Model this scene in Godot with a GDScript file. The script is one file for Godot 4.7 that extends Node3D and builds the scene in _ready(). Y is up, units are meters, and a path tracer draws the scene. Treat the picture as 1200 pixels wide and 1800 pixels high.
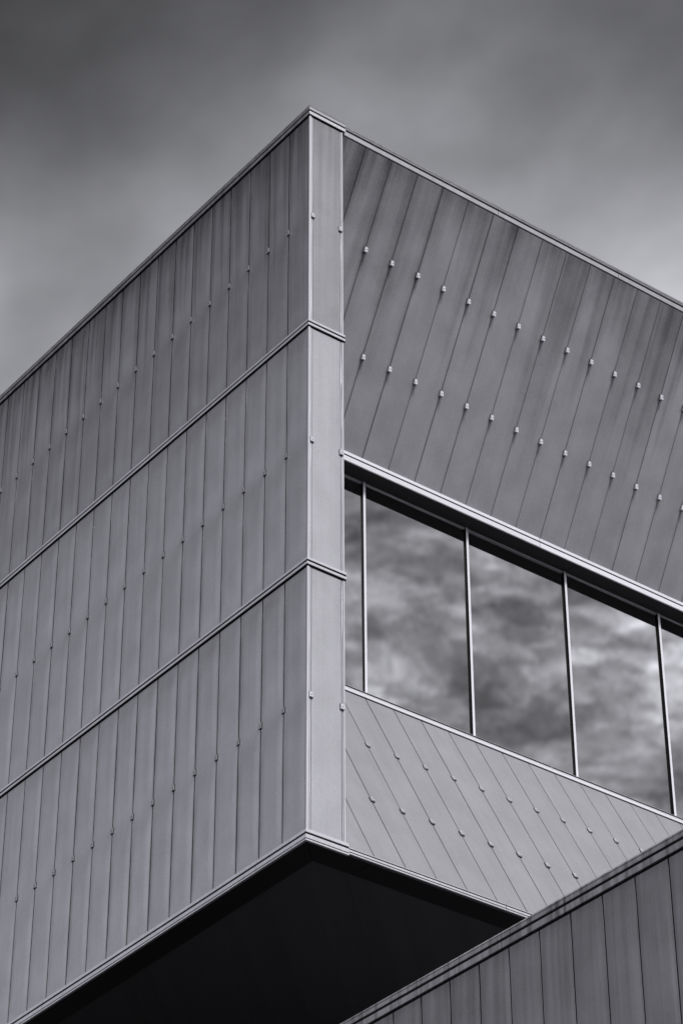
extends Node3D
# A zinc clad building that cantilevers over a lower wing, seen from the ground under a cloudy sky.
# Metres, y up. The corner edge of the upper volume stands at x = 0, z = 0; its side wall runs to -z, its front to +x.

const TOP := 27.4              # height of the coping groove above the ground
const S := 0.4507              # panel module
const TIER := 3.66

var M := {}
var rng := RandomNumberGenerator.new()
var bulge := FastNoiseLite.new()


func _ready() -> void:
	rng.seed = 41
	make_camera()
	make_sky()
	make_materials()
	make_ground()
	make_main_building()
	make_lower_building()


# ------------------------------------------------------------------ camera, sky, light

func make_camera() -> void:
	var cam := Camera3D.new()
	cam.name = "camera"
	var pitch := deg_to_rad(35.501)
	var yaw := deg_to_rad(37.2645)
	var roll := deg_to_rad(-0.2183)
	var fw := Vector3(sin(yaw) * cos(pitch), sin(pitch), -cos(yaw) * cos(pitch))
	var rt := Vector3(cos(yaw), 0, sin(yaw))
	var up := rt.cross(fw)
	var r2 := rt * cos(roll) + up * sin(roll)
	var u2 := up * cos(roll) - rt * sin(roll)
	cam.transform = Transform3D(Basis(r2, u2, -fw), Vector3(-15.95, TOP - 25.788, 21.631))
	cam.fov = rad_to_deg(2.0 * atan(900.0 / 4824.97))
	cam.near = 0.1
	cam.far = 4000.0
	add_child(cam)
	cam.current = true


func make_sky() -> void:
	var env := Environment.new()
	env.background_mode = Environment.BG_SKY
	env.tonemap_mode = Environment.TONE_MAPPER_LINEAR
	env.tonemap_exposure = 1.8
	env.background_energy_multiplier = 0.555                    # a dark, contrasty sky against sunlit metal, as through a red filter
	env.sdfgi_enabled = true
	env.ssao_enabled = true
	env.ssil_enabled = true
	var pano := PanoramaSkyMaterial.new()
	pano.panorama = sky_picture()
	var sky := Sky.new()
	sky.sky_material = pano
	env.sky = sky
	var we := WorldEnvironment.new()
	we.name = "world_environment"
	we.environment = env
	add_child(we)
	var sun := DirectionalLight3D.new()
	sun.name = "sun"
	sun.light_energy = 0.5
	sun.light_angular_distance = 14.0
	sun.light_color = Color(1.0, 0.995, 0.99)
	sun.shadow_enabled = true
	var to_sun := Vector3(-0.10, 0.70, 0.71).normalized()
	sun.look_at_from_position(to_sun * 50.0, Vector3.ZERO, Vector3.UP)
	add_child(sun)


func sky_picture() -> ImageTexture:
	var w := 4096
	var h := 2048
	var soft := cloud_noise(2374, 2.6, 3, 0.42)                # a smooth, even layer on the north side
	var fleck := cloud_noise(512, 11.0, 4, 0.5)
	var heap := cloud_noise(11926, 5.5, 3, 0.5)                # broken, wind drawn cloud on the south side
	var wisp := cloud_noise(77, 22.0, 6, 0.72)
	wisp.domain_warp_enabled = true
	wisp.domain_warp_amplitude = 0.05
	wisp.domain_warp_frequency = 9.0
	wisp.domain_warp_fractal_octaves = 2
	var data := PackedFloat32Array()
	data.resize(w * h * 3)
	data.fill(0.16)
	var bank := Vector2(0.606, -0.796)                        # the layer is thinnest low in the north east and thick above
	for j in h / 2 + 8:
		var el := (0.5 - (j + 0.5) / h) * PI
		var y := sin(el)
		var c := cos(el)
		var deg := rad_to_deg(el)
		var k := 1.0 / (maxf(y, 0.0) + 0.16)
		var even := -0.95 - 0.10 * clampf(deg - 34.0, -5.0, 12.0)
		var layer := -1.46 - 0.21 * (deg - 42.0)
		if deg < 40.5:
			layer = -1.46 + 0.21 * (1.5 + 1.5 * tanh((40.5 - deg) / 2.2))
		elif deg > 45.0:
			layer = -1.46 - 0.21 * (3.0 + 1.0 * tanh((deg - 45.0) / 1.5))
		var broken := -0.90 - 0.075 * clampf(deg - 32.0, -8.0, 12.0)
		for i in w:
			var az := (i + 0.5) / w * TAU                        # the picture begins at -z
			var px := sin(az)
			var pz := -cos(az)
			var near := px * bank.x + pz * bank.y
			var px0 := px                                        # paler towards the west
			var south := smoothstep(-0.35, 0.35, pz)
			var c0 := -pz
			px *= c * k
			pz *= c * k
			var l := 0.0
			if south < 0.999:
				var s := soft.get_noise_2d(px * 1.3 + pz * 0.3, pz * 0.9 - px * 0.5)
				var f := fleck.get_noise_2d(px * 1.2 - pz * 0.4, pz * 1.0 + px * 0.5)
				l = (1.0 - south) * exp(1.3 * clampf(px0 * 0.8 - c0 * 0.6, -0.3, 0.3) * smoothstep(0.45, 0.9, near) + lerpf(even - 0.12 + 0.9 * clampf(-px0 - 0.5, -0.5, 0.4), layer, smoothstep(0.45, 0.9, near)) + 0.85 * s + 0.22 * f)
			if south > 0.001:
				var qx := px * 0.7 + pz * 0.35
				var qz := pz * 1.25 - px * 0.5
				l += south * exp(broken + 1.05 * heap.get_noise_2d(qx, qz) + 1.6 * wisp.get_noise_2d((px * 0.80 - pz * 0.45) * 0.75, (px * 0.45 + pz * 0.80) * 1.15))
			l = maxf(l, 0.03)
			var o := (j * w + i) * 3
			data[o] = l * 0.975
			data[o + 1] = l * 0.982
			data[o + 2] = l * 1.055
	var im := Image.create_from_data(w, h, false, Image.FORMAT_RGBF, data.to_byte_array())
	return ImageTexture.create_from_image(im)


func cloud_noise(seed_: int, frequency: float, octaves: int, gain: float) -> FastNoiseLite:
	var n := FastNoiseLite.new()
	n.seed = seed_
	n.noise_type = FastNoiseLite.TYPE_SIMPLEX_SMOOTH
	n.frequency = frequency
	n.fractal_octaves = octaves
	n.fractal_gain = gain
	return n


# ------------------------------------------------------------------ materials

func grey(v: float, blue := 1.06) -> Color:
	return Color(v, v * 0.993, v * blue).linear_to_srgb()


func make_materials() -> void:
	bulge.seed = 5
	bulge.noise_type = FastNoiseLite.TYPE_SIMPLEX_SMOOTH
	bulge.frequency = 0.9
	bulge.fractal_octaves = 2
	M.zinc = metal(0.56, patina(11, 0.16, 0.10), 0.36, 0.72)
	M.zinc_streaked_shaded = metal(0.43, patina(12, 1.0, 0.12, 0.05, 0.7), 0.36, 0.72)  # real rain streaks, darkened further: light fall-off at the top put into the colour
	M.zinc_slope = metal(0.58, patina(19, 1.0, 0.15, 0.02, 0.22), 0.46, 0.40)  # stains, deepened to put the light fall-off at the top into the colour
	M.zinc_apron = metal(0.50, patina(20, 0.08, 0.08), 0.50, 0.35)
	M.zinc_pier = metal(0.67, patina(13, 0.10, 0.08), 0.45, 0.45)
	M.zinc_pier_top_shaded = metal(0.47, patina(23, 0.45, 0.10), 0.45, 0.45)  # darker copy of the pier zinc: light fall-off at the top put into colour
	M.zinc_wing = metal(0.33, patina(14, 0.45, 0.14, 0.06), 0.50, 0.40)
	M.trim = metal(0.92, patina(15, 0.10, 0.06), 0.42, 0.3)
	M.trim_side = metal(0.92, patina(21, 0.15, 0.10), 0.40, 0.65)
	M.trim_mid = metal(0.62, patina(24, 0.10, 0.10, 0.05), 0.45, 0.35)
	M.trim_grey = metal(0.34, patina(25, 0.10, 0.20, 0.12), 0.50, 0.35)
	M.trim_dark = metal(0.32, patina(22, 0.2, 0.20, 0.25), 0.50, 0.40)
	M.trim_wing = metal(0.36, patina(16, 0.3, 0.25, 0.45), 0.50, 0.4)
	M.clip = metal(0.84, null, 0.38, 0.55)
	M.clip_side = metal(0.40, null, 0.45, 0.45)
	M.cap = metal(0.92, null, 0.38, 0.25)
	M.membrane = paint(0.012, 0.8)
	M.gasket_and_shade = paint(0.010, 0.5)  # mullion gaskets, and black painted in for shade at grooves and strips
	M.soffit = paint(0.13, 0.65, patina(17, 0.0, 0.15, 0.0))
	M.soffit_edge = paint(0.03, 0.5)
	M.room = paint(0.03, 0.9)
	M.roof = paint(0.10, 0.9)
	M.asphalt = paint(0.05, 0.95, patina(18, 0.0, 0.25))
	var g := StandardMaterial3D.new()
	g.resource_name = "coated_glass"
	g.albedo_color = grey(0.62, 1.0)                               # mirror coated: nothing of the dark room shows through
	g.metallic = 1.0
	g.roughness = 0.004
	M.glass = g


func metal(v: float, tex: Texture2D, rough: float, metallic: float) -> StandardMaterial3D:
	var m := StandardMaterial3D.new()
	m.albedo_color = grey(v)
	m.albedo_texture = tex
	m.metallic = metallic
	m.roughness = rough
	m.vertex_color_use_as_albedo = true
	return m


func paint(v: float, rough: float, tex: Texture2D = null) -> StandardMaterial3D:
	var m := StandardMaterial3D.new()
	m.albedo_color = grey(v)
	m.albedo_texture = tex
	m.roughness = rough
	m.metallic_specular = 0.3 if v > 0.02 else 0.12
	return m


# 8 m by one tier of weathered sheet metal: grain, blotches of patina and rain streaks from the upper edge; strong ones also paint light fall-off there
func patina(seed_: int, streak_shade: float, blotch: float, lines := 0.022, spread := 1.0) -> ImageTexture:
	var w := 1024
	var h := 512
	var a := FastNoiseLite.new()
	a.seed = seed_
	a.frequency = 0.012
	a.fractal_octaves = 4
	var s := FastNoiseLite.new()
	s.seed = seed_ + 100
	s.frequency = 0.045
	s.fractal_octaves = 4
	s.fractal_gain = 0.6
	var r := RandomNumberGenerator.new()
	r.seed = seed_ * 77
	var bytes := PackedByteArray()
	bytes.resize(w * h)
	var reach := PackedFloat32Array()
	var dark := PackedFloat32Array()
	for i in w:
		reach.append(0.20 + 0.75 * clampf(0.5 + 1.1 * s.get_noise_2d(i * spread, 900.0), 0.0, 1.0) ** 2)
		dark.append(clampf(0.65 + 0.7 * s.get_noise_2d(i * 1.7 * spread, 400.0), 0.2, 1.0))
	for j in h:
		var v := (j + 0.5) / h
		for i in w:
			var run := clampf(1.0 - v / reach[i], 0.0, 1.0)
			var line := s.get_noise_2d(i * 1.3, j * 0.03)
			var l := 1.0 + blotch * a.get_noise_2d(i, j * 0.8) + lines * 2.0 * line - streak_shade * 0.75 * dark[i] * run ** 1.3
			l += r.randf_range(-0.08, 0.08)
			bytes[j * w + i] = clampi(int(255.0 * pow(clampf(l * 0.80, 0.0, 1.0), 0.4545)), 0, 255)
	return ImageTexture.create_from_image(Image.create_from_data(w, h, false, Image.FORMAT_L8, bytes))


# ------------------------------------------------------------------ node helpers

func thing(called: String, label: String, category: String) -> Node3D:
	var o := Node3D.new()
	o.name = called
	o.set_meta("label", label)
	o.set_meta("category", category)
	add_child(o, true)
	return o


func branch(called: String, parent: Node3D) -> Node3D:
	var o := Node3D.new()
	o.name = called
	parent.add_child(o, true)
	return o


func put(called: String, st: SurfaceTool, m: Material, parent: Node3D, at := Transform3D()) -> MeshInstance3D:
	return place(called, st.commit(), m, parent, at)


func place(called: String, mesh: Mesh, m: Material, parent: Node3D, at := Transform3D()) -> MeshInstance3D:
	var o := MeshInstance3D.new()
	o.name = called
	o.mesh = mesh
	o.material_override = m
	o.transform = at
	parent.add_child(o, true)
	return o


func start() -> SurfaceTool:
	var st := SurfaceTool.new()
	st.begin(Mesh.PRIMITIVE_TRIANGLES)
	return st


func corner(st: SurfaceTool, p: Vector3, n: Vector3, tone: float) -> void:
	st.set_normal(n)
	st.set_color(Color(tone, tone, tone))
	st.set_uv(Vector2((p.x + p.z) / 8.0, fposmod(TOP + 0.05 - p.y, TIER) / TIER))
	st.add_vertex(p)


func face(st: SurfaceTool, pts: Array, inside: Vector3, tone := 1.0) -> void:
	var n: Vector3 = (pts[1] - pts[0]).cross(pts[2] - pts[0]).normalized()
	var out: bool = n.dot(pts[0] - inside) > 0.0
	if not out:
		n = -n
	for i in range(1, pts.size() - 1):
		corner(st, pts[0], n, tone)
		corner(st, pts[i + 1] if out else pts[i], n, tone)
		corner(st, pts[i] if out else pts[i + 1], n, tone)


# a convex solid between two polygons
func loft(st: SurfaceTool, a: Array, b: Array, tone := 1.0) -> void:
	var mid := Vector3.ZERO
	for i in a.size():
		mid += (a[i] + b[i]) / (2.0 * a.size())
	for i in a.size():
		var k := (i + 1) % a.size()
		face(st, [a[i], a[k], b[k], b[i]], mid, tone)
	face(st, a, mid, tone)
	face(st, b, mid, tone)


# profile: (proud, height) pairs, swept from p0 to p1; mitre shifts the ends by the proud distance
func sweep(st: SurfaceTool, profile: Array, p0: Vector3, p1: Vector3, n: Vector3, m0 := 0.0, m1 := 0.0, tone := 1.0) -> void:
	var d := (p1 - p0).normalized()
	var a := []
	var b := []
	for q in profile:
		a.append(p0 + n * q.x + Vector3.UP * q.y - d * (m0 * q.x))
		b.append(p1 + n * q.x + Vector3.UP * q.y + d * (m1 * q.x))
	loft(st, a, b, tone)


func strip_profile(y0: float, y1: float, out := 0.02, lean := 0.0, back := 0.004) -> Array:
	var c := 0.004
	return [Vector2(-back, y0), Vector2(out - c, y0), Vector2(out, y0 + c), Vector2(out - lean, y1 - c), Vector2(out - lean - c, y1), Vector2(-back, y1)]


func box(st: SurfaceTool, lo: Vector3, hi: Vector3, tone := 1.0) -> void:
	loft(st, [lo, Vector3(hi.x, lo.y, lo.z), Vector3(hi.x, hi.y, lo.z), Vector3(lo.x, hi.y, lo.z)], [Vector3(lo.x, lo.y, hi.z), Vector3(hi.x, lo.y, hi.z), hi, Vector3(lo.x, hi.y, hi.z)], tone)


func boxed(called: String, lo: Vector3, hi: Vector3, m: Material, parent: Node3D) -> MeshInstance3D:
	var st := start()
	box(st, lo, hi)
	return put(called, st, m, parent)


# polygon of (z, y) pairs, extruded along x
func slab_x(st: SurfaceTool, poly: Array, x0: float, x1: float) -> void:
	var a := []
	var b := []
	for q in poly:
		a.append(Vector3(x0, q.y, q.x))
		b.append(Vector3(x1, q.y, q.x))
	loft(st, a, b)


# ------------------------------------------------------------------ cladding pieces

# One sheet metal pan: a slightly bulged face, folded edges and a standing lip along its right hand edge.
# Own axes: x across, y up, z outwards; the face lies at z = 0. along, depth: where its picture starts.
func pan(w: float, h: float, gap: float, lip: float, along: float, top_v := 0.0, bow := 0.034) -> ArrayMesh:
	var st := start()
	var nx := 4
	var ny := 22
	var x0 := gap * 0.5 + rng.randf_range(-0.0012, 0.0012)
	var x1 := w - gap * 0.5 + rng.randf_range(-0.0012, 0.0012)
	var tone := rng.randf_range(0.95, 1.03)
	var shift := rng.randf_range(0.0, 300.0)
	var deep := bow * rng.randf_range(0.6, 1.4)
	var edge := 0.002
	var fold := 0.0025
	var height := func(u: float, v: float) -> float:
		var across := sin(PI * clampf(u, 0.0, 1.0))
		var upward := 1.0 - exp(-pow((v - 0.5) / 0.09, 2.0)) - exp(-pow(v / 0.06, 2.0)) - exp(-pow((1.0 - v) / 0.06, 2.0))   # held at both ends and at the clips half way
		return maxf(0.0, deep * minf(1.0, across * 2.2) * (0.15 + 0.85 * upward) + 0.006 * bulge.get_noise_2d(shift + u * 0.8, v * 3.2) * across) * 0.5 * smoothstep(0.0, 0.04, minf(v, 1.0 - v))
	var at := func(u: float, v: float) -> Vector3:
		return Vector3(lerpf(x0 + edge, x1 - edge, u), lerpf(edge, h - edge, v), height.call(u, v))
	var grid := []
	var normals := []
	for j in ny + 1:
		for i in nx + 1:
			var u := float(i) / nx
			var v := float(j) / ny
			grid.append(at.call(u, v))
			var e := 0.01
			var du: Vector3 = at.call(minf(u + e, 1.0), v) - at.call(maxf(u - e, 0.0), v)
			var dv: Vector3 = at.call(u, minf(v + e, 1.0)) - at.call(u, maxf(v - e, 0.0))
			normals.append(du.cross(dv).normalized())
	for j in ny:
		for i in nx:
			var q := [j * (nx + 1) + i, j * (nx + 1) + i + 1, (j + 1) * (nx + 1) + i + 1, (j + 1) * (nx + 1) + i]
			for k in [0, 2, 1, 0, 3, 2]:
				pan_corner(st, grid[q[k]], normals[q[k]], tone, along, h, top_v)
	var ring := [Vector3(x0 + edge, edge, 0), Vector3(x1 - edge, edge, 0), Vector3(x1 - edge, h - edge, 0), Vector3(x0 + edge, h - edge, 0)]
	var outer := [Vector3(x0, 0, -edge), Vector3(x1, 0, -edge), Vector3(x1, h, -edge), Vector3(x0, h, -edge)]
	for k in 4:
		var l := (k + 1) % 4
		var down := Vector3(0, 0, -fold)
		pan_face(st, [ring[k], ring[l], outer[l], outer[k]], Vector3(w / 2, h / 2, -0.5), tone, along, h, top_v)
		pan_face(st, [outer[k], outer[l], outer[l] + down, outer[k] + down], Vector3(w / 2, h / 2, -0.01), tone, along, h, top_v)
	if lip > 0.0:
		var t := 0.005
		var b := x1 - edge
		pan_face(st, [Vector3(b - t, edge, 0), Vector3(b - t, h - edge, 0), Vector3(b - t, h - edge, lip), Vector3(b - t, edge, lip)], Vector3(b, h / 2, 0), tone, along, h, top_v)
		pan_face(st, [Vector3(b - t, edge, lip), Vector3(b - t, h - edge, lip), Vector3(b, h - edge, lip), Vector3(b, edge, lip)], Vector3(b, h / 2, 0), tone, along, h, top_v)
		pan_face(st, [Vector3(b, edge, lip), Vector3(b, h - edge, lip), Vector3(b, h - edge, 0), Vector3(b, edge, 0)], Vector3(b - t, h / 2, 0), tone, along, h, top_v)
	return st.commit()


func pan_corner(st: SurfaceTool, p: Vector3, n: Vector3, tone: float, along: float, h: float, top_v: float) -> void:
	st.set_normal(n)
	st.set_color(Color(tone, tone, tone))
	st.set_uv(Vector2((along + p.x) / 8.0, top_v + (h - p.y) / maxf(TIER, h + 0.02) * 0.98))
	st.add_vertex(p)


func pan_face(st: SurfaceTool, pts: Array, inside: Vector3, tone: float, along: float, h: float, top_v: float) -> void:
	var n: Vector3 = (pts[1] - pts[0]).cross(pts[2] - pts[0]).normalized()
	var out: bool = n.dot(pts[0] - inside) > 0.0
	if not out:
		n = -n
	for k in ([0, 2, 1, 0, 3, 2] if out else [0, 1, 2, 0, 2, 3]):
		pan_corner(st, pts[k], n, tone, along, h, top_v)


# a folded clip plate with a screw, on the joint between two pans; its foot lies at z = 0
func clip_mesh(w: float, h: float, d: float, wedge := 0.006) -> ArrayMesh:
	var st := start()
	var rect := func(a: float, b: float, z: float, slant: float) -> Array:
		return [Vector3(-a, -b, z), Vector3(a, -b, z), Vector3(a, b, z + slant), Vector3(-a, b, z + slant)]
	loft(st, rect.call(w / 2 + 0.0035, h / 2 + 0.0035, -0.012, 0.0), rect.call(w / 2 + 0.0035, h / 2 + 0.0035, 0.007, 0.0), 0.04)   # added dark plate standing in for shadow round the clip
	loft(st, rect.call(w / 2, h / 2, 0.0072, 0.0), rect.call(w / 2, h / 2, maxf(d * 0.6, wedge + 0.010), -wedge))
	loft(st, rect.call(w / 2, h / 2, maxf(d * 0.6, wedge + 0.010) + 0.0002, -wedge), rect.call(w / 2 - 0.005, h / 2 - 0.005, d, -wedge))
	var a := []
	var b := []
	for k in 6:
		var q := Vector3(cos(k * PI / 3), sin(k * PI / 3), 0) * 0.009
		a.append(q + Vector3(0, 0, d - 0.008 - wedge / 2))
		b.append(q + Vector3(0, 0, d + 0.005 - wedge / 2))
	loft(st, a, b, 0.5)
	return st.commit()


# ------------------------------------------------------------------ the ground

func make_ground() -> void:
	var st := start()
	box(st, Vector3(-600, -0.5, -600), Vector3(600, 0, 600))
	var g := put("ground", st, M.asphalt, self)
	g.set_meta("kind", "structure")
	g.set_meta("label", "dark asphalt ground around the two metal buildings")


# ------------------------------------------------------------------ the upper volume

const BACK := -14.0            # where the side wall ends
const EAST := 13.07            # where the front ends
const PIER := 0.557


func make_main_building() -> void:
	var b := thing("cantilevered_building", "tall zinc clad building with ribbon window jutting out over a black soffit", "building")
	var clip := clip_mesh(0.052, 0.075, 0.024)
	var down := [0.0, -3.668, -7.33, -11.0]                   # grooves of the coping, the two bands and the lower trim
	side_wall(b, clip_mesh(0.050, 0.076, 0.016), down)
	corner_pier(b, clip, down)
	sloped_walls(b, clip, clip_mesh(0.050, 0.080, 0.052, 0.032))
	window(b)
	trims(b, down)
	soffit(b)
	# closed at the top, the back and the far end
	boxed("roof", Vector3(0.05, TOP - 0.05, BACK + 0.02), Vector3(EAST - 0.02, TOP + 0.06, -0.10), M.roof, b)
	boxed("back_wall", Vector3(0.05, TOP - 11.0, BACK - 0.25), Vector3(EAST, TOP + 0.1, BACK), M.zinc, b)
	var st := start()
	slab_x(st, [Vector2(-0.04, TOP + 0.05), Vector2(-0.04, TOP - 11.02), Vector2(BACK + 0.01, TOP - 11.02), Vector2(BACK + 0.01, TOP + 0.05)], EAST, EAST + 0.25)
	put("end_wall", st, M.zinc, b)


func side_wall(b: Node3D, side_clip: ArrayMesh, down: Array) -> void:
	var wall := boxed("side_wall", Vector3(0.0049, TOP - 11.04, BACK), Vector3(0.25, TOP + 0.04, -0.0105), M.membrane, b)
	var face_out := Basis(Vector3(0, 0, 1), Vector3.UP, Vector3(-1, 0, 0))
	var rows := [-1.854, -5.509, -9.18]
	for t in 3:
		var hi: float = TOP + down[t] - (0.098 if t == 0 else 0.072)
		var lo: float = TOP + down[t + 1] + 0.058
		for k in 31:
			var z := -(k + 1) * S - 0.004
			var w := S if k > 0 else S - 0.004
			var mesh := pan(w, hi - lo, 0.019, 0.003, z + 40.0 + t * 2.7)
			place("wall_panel", mesh, M.zinc_streaked_shaded if t == 0 else M.zinc, wall, Transform3D(face_out, Vector3(0, lo, z)))
	for t in 3:
		for k in 30:
			var q := Vector3(0, TOP + rows[t] + rng.randf_range(-0.006, 0.006), -(k + 1) * S - 0.004)
			place("panel_clip", side_clip, M.clip_side, wall, Transform3D(face_out.rotated(Vector3(-1, 0, 0), rng.randf_range(-0.06, 0.06)), q))


func corner_pier(b: Node3D, clip: ArrayMesh, down: Array) -> void:
	var st := start()
	slab_x(st, [Vector2(-0.0108, TOP + 0.04), Vector2(-0.0108, TOP - 11.04), Vector2(-1.92, TOP - 7.49), Vector2(-2.32, TOP - 7.44), Vector2(-2.32, TOP - 3.80), Vector2(-1.95, TOP - 3.63)], 0.255, 0.535)
	var pier := put("corner_pier", st, M.zinc, b)
	boxed("pier_core", Vector3(0.0112, TOP - 11.03, -0.4), Vector3(0.254, TOP + 0.03, -0.0049), M.membrane, b)
	var out := Basis(Vector3.RIGHT, Vector3.UP, Vector3(0, 0, 1))
	var rows := [-1.854, -5.509, -9.18]
	for t in 3:
		var hi: float = TOP + down[t] - (0.098 if t == 0 else 0.072)
		var lo: float = TOP + down[t + 1] + 0.058
		place("wall_panel", pan(0.440, hi - lo, 0.006, 0.0, 3.0 + t * 2.1, 0.0, 0.003), M.zinc_pier_top_shaded if t == 0 else M.zinc_pier, pier, Transform3D(out, Vector3(0.060, lo, 0.0)))
		place("edge_strip", pan(0.030, hi - lo, 0.003, 0.0, 1.0 + t, 0.0, 0.0), M.zinc_pier, pier, Transform3D(out, Vector3(0.028, lo, 0.001)))
		place("edge_strip", pan(0.022, hi - lo, 0.003, 0.0, 1.4 + t, 0.0, 0.0), M.zinc_pier, pier, Transform3D(out, Vector3(0.502, lo, 0.0)))
		st = start()
		box(st, Vector3(-0.006, lo, -0.0095), Vector3(0.022, hi, 0.008))
		put("corner_bead", st, M.trim, pier)
		st = start()
		box(st, Vector3(0.526, lo, -0.0095), Vector3(0.543, hi, 0.006))
		put("corner_bead", st, M.trim, pier)
		place("panel_clip", clip, M.clip, pier, Transform3D(out, Vector3(0.048, TOP + rows[t], 0.004)))
		place("panel_clip", clip, M.clip, pier, Transform3D(out, Vector3(0.500, TOP + rows[t], 0.004)))


func sloped_walls(b: Node3D, clip: ArrayMesh, wedge: ArrayMesh) -> void:
	var first := 0.9641 - S                                    # the joint nearest the pier
	# upper: leans back as it goes down; lower: leans out as it goes down
	var spec := [
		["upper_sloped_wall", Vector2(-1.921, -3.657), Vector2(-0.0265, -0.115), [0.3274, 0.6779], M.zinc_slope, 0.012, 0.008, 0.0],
		["lower_sloped_wall", Vector2(-0.012, -10.972), Vector2(-1.8880, -7.466), [0.3212, 0.6703], M.zinc_apron, 0.0135, 0.002, 1.0],
	]
	for s in spec:
		var lo := Vector3(0, TOP + s[1].y, s[1].x)
		var hi := Vector3(0, TOP + s[2].y, s[2].x)
		var v := (hi - lo).normalized()
		var n := Vector3.RIGHT.cross(v)
		var axes := Basis(Vector3.RIGHT, v, n)
		var length := lo.distance_to(hi)
		var st := start()
		var c := []
		for q in [lo - n * 0.0049, hi - n * 0.0049, hi - n * 0.16, lo - n * 0.16]:
			c.append(Vector2(q.z, q.y))
		slab_x(st, c, 0.536, EAST - 0.01)
		var wall := put(s[0], st, M.membrane, b)
		# the clip rows, measured between the fitted ends of the slope
		var a_top := Vector3(0, TOP - 0.1442, -0.0265) if s[7] == 0.0 else Vector3(0, TOP - 7.4811, -1.8804)
		var a_low := Vector3(0, TOP - 3.6232, -1.9031) if s[7] == 0.0 else Vector3(0, TOP - 10.9648, -0.0023)
		for k in 28:
			var x := first + k * S
			var w := S
			if k == 0:
				w = first + S - 0.545
				x = 0.545
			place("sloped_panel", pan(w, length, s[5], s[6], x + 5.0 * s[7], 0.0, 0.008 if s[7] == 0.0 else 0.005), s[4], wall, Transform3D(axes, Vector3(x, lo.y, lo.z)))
			if k > 0:
				for r in s[3]:
					var q := a_top.lerp(a_low, r)
					q.x = first + k * S
					var turn := axes.rotated(n, rng.randf_range(-0.05, 0.05))
					place("panel_clip", wedge if s[7] == 0.0 else clip, M.clip, wall, Transform3D(turn, q + v * rng.randf_range(-0.006, 0.006)))


func window(b: Node3D) -> void:
	var w := branch("ribbon_window", b)
	var zg := -2.15
	var y_top := TOP - 3.84
	var y_low := TOP - 7.44
	var joints := [0.60, 2.507, 4.302, 6.097, 7.892, 9.69, 11.49, 13.0]
	for k in joints.size() - 1:
		var lo := Vector3(joints[k] + 0.003, y_low, -0.008)
		var hi := Vector3(joints[k + 1] - 0.003, y_top, 0.0)
		var mid := Vector3((lo.x + hi.x) / 2, (y_low + y_top) / 2, 0)
		var st := start()
		box(st, lo - mid, hi - mid)
		var tilt := Basis.from_euler(Vector3(rng.randf_range(-0.003, 0.003), rng.randf_range(-0.004, 0.004), 0))
		put("window_pane", st, M.glass, w, Transform3D(tilt, Vector3(mid.x, mid.y, zg)))
	for k in range(1, joints.size() - 1):
		var x: float = joints[k]
		boxed("mullion", Vector3(x - 0.020, y_low + 0.02, zg + 0.001), Vector3(x + 0.020, y_top + 0.001, zg + 0.032), M.gasket_and_shade, w)
		var st := start()
		sweep_up(st, x, y_low + 0.02, y_top + 0.0015, zg + 0.0325, 0.0195, 0.005)
		put("mullion_cap", st, M.cap, w)
	boxed("head_frame", Vector3(0.56, y_top - 0.012, zg + 0.002), Vector3(13.0, y_top + 0.012, zg + 0.020), M.trim, w)
	# sill: a board that falls outwards, with two strips on its front edge
	var st2 := start()
	slab_x(st2, [Vector2(-1.885, TOP - 7.372), Vector2(-1.885, TOP - 7.45), Vector2(zg - 0.1, TOP - 7.45), Vector2(zg - 0.1, TOP - 7.352)], 0.536, EAST - 0.02)
	put("window_sill", st2, M.trim, w)
	# the dark strip of ceiling in front of the glass, one board per bay
	for k in joints.size() - 1:
		boxed("soffit_board", Vector3(joints[k] + (0.004 if k > 0 else -0.06), TOP - 3.836, zg - 0.15), Vector3(joints[k + 1] - 0.004, TOP - 3.80, -1.895), M.soffit_edge, w)
	# the room behind
	boxed("room_ceiling", Vector3(0.54, TOP - 3.72, -8.0), Vector3(EAST - 0.01, TOP - 3.62, -2.17), M.room, b)
	boxed("room_floor", Vector3(0.54, TOP - 7.70, -8.0), Vector3(EAST - 0.01, TOP - 7.46, -2.17), M.room, b)
	boxed("room_wall", Vector3(0.54, TOP - 7.45, -8.2), Vector3(EAST - 0.01, TOP - 3.73, -8.01), M.room, b)


func sweep_up(st: SurfaceTool, x: float, y0: float, y1: float, z: float, half: float, d: float) -> void:
	var c := 0.004
	var a := []
	var b := []
	for q in [Vector2(-half, 0), Vector2(half, 0), Vector2(half, d - c), Vector2(half - c, d), Vector2(-half + c, d), Vector2(-half, d - c)]:
		a.append(Vector3(x + q.x, y0, z + q.y))
		b.append(Vector3(x + q.x, y1, z + q.y))
	loft(st, a, b)


# strips along one wall in lengths that end at the given joints
func run(called: String, parent: Node3D, profile: Array, from: Vector3, dir: Vector3, n: Vector3, stops: Array, m: Material, mitre := 0.0) -> void:
	for i in stops.size() - 1:
		var st := start()
		var g := 0.0042
		var a: float = stops[i] + (g if i > 0 else 0.0)
		var e: float = stops[i + 1] - (g if i < stops.size() - 2 else 0.0)
		sweep(st, profile, from + dir * a, from + dir * e, n, mitre if i == 0 else 0.0, 0.0, rng.randf_range(0.94, 1.04))
		put(called, st, m, parent)


# added black filler in grooves and under strips, as their shade, round the corner
func groove(parent: Node3D, profile: Array, from: Vector3, north: float, east: float) -> void:
	run("shade_fill", parent, profile, from, Vector3(0, 0, -1), Vector3(-1, 0, 0), [0.0, north], M.gasket_and_shade, 1.0)
	run("shade_fill", parent, profile, from, Vector3(1, 0, 0), Vector3(0, 0, 1), [0.0, east], M.gasket_and_shade, 1.0)


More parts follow.
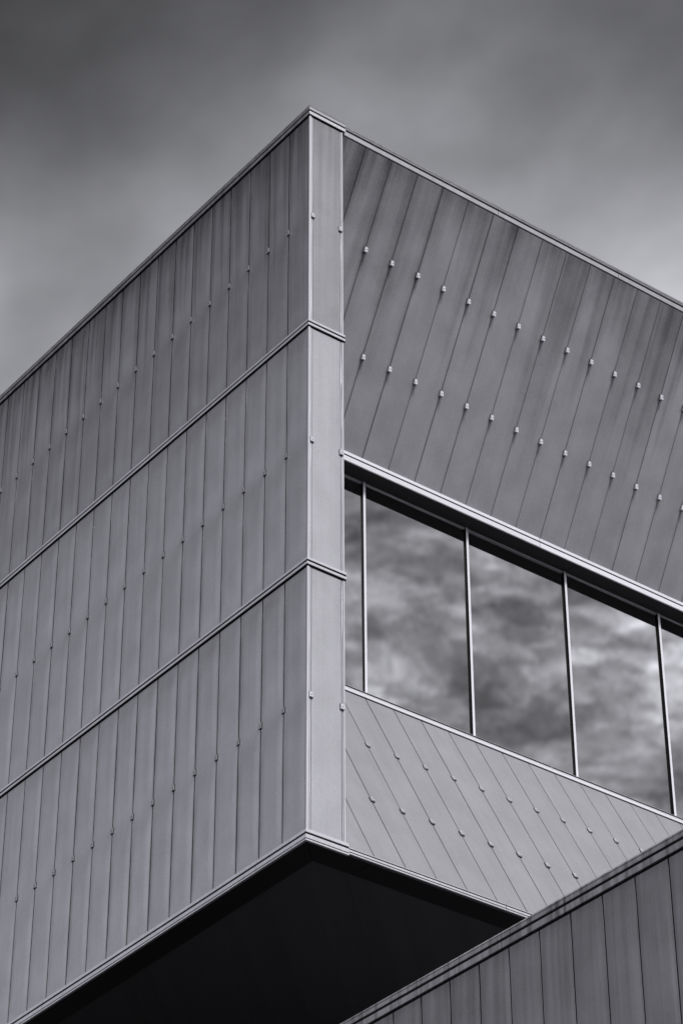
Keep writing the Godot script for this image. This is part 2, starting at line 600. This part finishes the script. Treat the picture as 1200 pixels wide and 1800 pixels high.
func trims(b: Node3D, down: Array) -> void:
	var west := Vector3(-1, 0, 0)
	var north := Vector3(0, 0, -1)
	var east := Vector3(1, 0, 0)
	var south := Vector3(0, 0, 1)
	var left := [0.0, 0.912, 6.335, 11.75, 14.2]
	# the coping: a cap that leans back, two faces and a groove between them
	var coping := branch("coping", b)
	var tops := [strip_profile(0.061, 0.120, 0.020, 0.022), strip_profile(0.005, 0.0585, 0.022), strip_profile(-0.078, -0.020, 0.022)]
	for q in tops:
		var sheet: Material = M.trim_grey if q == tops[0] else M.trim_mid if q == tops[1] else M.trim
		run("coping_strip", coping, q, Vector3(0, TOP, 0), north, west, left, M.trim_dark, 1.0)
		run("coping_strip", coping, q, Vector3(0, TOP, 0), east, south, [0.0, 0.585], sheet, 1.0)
	var beyond := [strip_profile(0.052, 0.112, 0.020, 0.028), strip_profile(0.012, 0.049, 0.022), strip_profile(-0.098, -0.018, 0.022)]
	for q in beyond:
		run("coping_strip", coping, q, Vector3(0, TOP, -0.035), east, south, [0.588, 3.291, 5.54, 8.25, 10.95, EAST], M.trim_mid if q == beyond[2] else M.trim_grey)
	groove(coping, strip_profile(-0.021, 0.006, 0.018), Vector3(0, TOP, 0), 14.2, 0.585)
	groove(coping, strip_profile(-0.094, -0.077, 0.017), Vector3(0, TOP, 0), 14.2, 0.560)  # added black strip painting the shadow below the coping
	run("shade_fill", coping, strip_profile(-0.019, 0.013, 0.018), Vector3(0, TOP, -0.035), east, south, [0.588, EAST], M.gasket_and_shade)
	boxed("coping_back", Vector3(0.021, TOP - 0.09, -0.30), Vector3(EAST, TOP + 0.10, -0.0562), M.membrane, coping)
	boxed("coping_back", Vector3(0.0215, TOP + 0.03, BACK), Vector3(0.27, TOP + 0.10, -0.301), M.membrane, coping)
	# the two bands round the side wall and the pier
	for t in [1, 2]:
		var band := branch("band", b)
		for q in [strip_profile(0.0145, 0.053, 0.017), strip_profile(-0.052, -0.0125, 0.021)]:
			run("band_strip", band, q, Vector3(0, TOP + down[t], 0), north, west, [0.0, 6.335, 11.75, 14.2], M.trim_side, 1.0)
			run("band_strip", band, q, Vector3(0, TOP + down[t], 0), east, south, [0.0, PIER + 0.008], M.trim, 1.0)
		groove(band, strip_profile(-0.014, 0.016, 0.013), Vector3(0, TOP + down[t], 0), 14.2, PIER + 0.007)
		groove(band, strip_profile(-0.069, -0.051, 0.017), Vector3(0, TOP + down[t], 0), 14.2, 0.562)  # added black strip painting the shadow under the band
	# the lower trim
	var foot := branch("lower_trim", b)
	for q in [strip_profile(0.012, 0.057, 0.019), strip_profile(-0.064, -0.012, 0.022), strip_profile(-0.097, -0.073, 0.024)]:
		run("lower_strip", foot, q, Vector3(0, TOP - 11.0, 0), north, west, [0.0, 0.922, 5.46, 10.9, 14.2], M.trim_side, 1.0)
		run("lower_strip", foot, q, Vector3(0, TOP - 11.0, 0), east, south, [0.0, 0.580], M.trim, 1.0)
	for q in [strip_profile(0.003, 0.017, 0.008), strip_profile(-0.039, -0.009, 0.010), strip_profile(-0.072, -0.051, 0.016)]:
		run("lower_strip", foot, q, Vector3(0, TOP - 11.0, 0), east, south, [0.583, 2.88, 5.58, 8.28, 10.98, EAST], M.trim)
	groove(foot, strip_profile(-0.014, 0.014, 0.016), Vector3(0, TOP - 11.0, 0), 14.2, 0.578)
	groove(foot, strip_profile(-0.075, -0.063, 0.019), Vector3(0, TOP - 11.0, 0), 14.2, 0.578)
	run("shade_fill", foot, strip_profile(-0.053, 0.005, 0.0065), Vector3(0, TOP - 11.0, 0), east, south, [0.583, EAST], M.gasket_and_shade)
	# the window head and sill
	var head := branch("window_head", b)
	for q in [strip_profile(-3.723, -3.668, 0.020), strip_profile(-3.829, -3.745, 0.024)]:
		run("head_strip", head, q, Vector3(0, TOP, -1.90), east, south, [0.536, 5.43, 10.85, EAST], M.cap)
	boxed("head_back", Vector3(0.536, TOP - 3.797, -2.0), Vector3(EAST, TOP - 3.68, -1.9192), M.membrane, head)
	run("shade_fill", head, strip_profile(-3.747, -3.721, 0.018), Vector3(0, TOP, -1.90), east, south, [0.536, EAST], M.gasket_and_shade)
	var sill := branch("sill_trim", b)
	run("shade_fill", sill, strip_profile(-7.415, -7.395, 0.018), Vector3(0, TOP, -1.905), east, south, [0.536, EAST], M.gasket_and_shade)
	run("shade_fill", sill, strip_profile(-7.470, -7.450, 0.021), Vector3(0, TOP, -1.905), east, south, [0.536, EAST], M.gasket_and_shade)  # added black strip painting the shadow under the sill
	for q in [strip_profile(-7.397, -7.366, 0.020), strip_profile(-7.452, -7.413, 0.024)]:
		run("sill_strip", sill, q, Vector3(0, TOP, -1.905), east, south, [0.536, 5.43, 10.85, EAST], M.cap)


func soffit(b: Node3D) -> void:
	var s := boxed("soffit", Vector3(0.34, TOP - 11.06, BACK), Vector3(EAST, TOP - 11.02, -0.34), M.soffit, b)
	var y := TOP - 11.088
	# border boards, mitred at the corner
	var st := start()
	var a := []
	var e := []
	for q in [Vector2(0.004, y), Vector2(0.34, y), Vector2(0.34, y + 0.06), Vector2(0.004, y + 0.06)]:
		a.append(Vector3(q.x, q.y, -q.x - 0.003))
		e.append(Vector3(q.x, q.y, BACK))
	loft(st, a, e)
	put("border_board", st, M.soffit_edge, s)
	var cuts := [0.0, 0.90, 3.60, 6.30, 9.0, 11.7, EAST]
	for i in cuts.size() - 1:
		st = start()
		a = []
		e = []
		for q in [Vector2(0.004, y), Vector2(0.34, y), Vector2(0.34, y + 0.06), Vector2(0.004, y + 0.06)]:
			a.append(Vector3((q.x + 0.003) if i == 0 else cuts[i] + 0.003, q.y, -q.x))
			e.append(Vector3(cuts[i + 1] - 0.003, q.y, -q.x))
		loft(st, a, e)
		put("border_board", st, M.soffit_edge, s)


# ------------------------------------------------------------------ the lower wing

func make_lower_building() -> void:
	var b := thing("lower_building", "low dark metal wing with streaked coping below the soffit at lower right", "building")
	var y := TOP - 13.620                                       # the groove of its coping
	var south_end := 10.2
	var north_end := -9.0
	boxed("body", Vector3(0.0049, 0, north_end), Vector3(10.0, y + 0.02, south_end), M.membrane, b)
	boxed("roof", Vector3(0.2, y + 0.021, north_end), Vector3(10.0, y + 0.06, south_end - 0.1), M.roof, b)
	var wall := branch("side_wall", b)
	var out := Basis(Vector3(0, 0, 1), Vector3.UP, Vector3(-1, 0, 0))
	var pitch := 0.4555
	var hi := y - 0.106
	for t in 3:
		var lo := hi - (TIER if t < 2 else hi - 0.02)
		for k in range(-8, 19):
			place("wall_panel", pan(pitch, hi - lo, 0.0165, 0.004, 12.0 + k * pitch + t * 2.0), M.zinc_wing, wall, Transform3D(out, Vector3(0, lo, 1.503 + k * pitch)))
		hi = lo - 0.02
	var coping := branch("coping", b)
	for q in [strip_profile(0.066, 0.105, 0.022, 0.020), strip_profile(0.014, 0.0635, 0.022), strip_profile(-0.086, -0.013, 0.022)]:
		run("coping_strip", coping, q, Vector3(0, y, north_end), Vector3(0, 0, 1), Vector3(-1, 0, 0), [0.0, 5.0, 7.78, 10.484, 13.184, 15.9, 19.2], M.trim_wing)
	run("shade_fill", coping, strip_profile(-0.018, 0.019, 0.017), Vector3(0, y, north_end), Vector3(0, 0, 1), Vector3(-1, 0, 0), [0.0, 19.2], M.gasket_and_shade)
	boxed("coping_back", Vector3(0.0212, y + 0.061, north_end), Vector3(0.16, y + 0.095, south_end), M.membrane, coping)
	# the front and the core that carries the upper volume
	boxed("front_wall", Vector3(-0.01, 0, south_end + 0.001), Vector3(10.0, y + 0.07, south_end + 0.2), M.zinc_wing, b)
	boxed("core_wall", Vector3(5.5, y + 0.062, -13.0), Vector3(11.5, TOP - 11.07, -7.5), M.membrane, b)
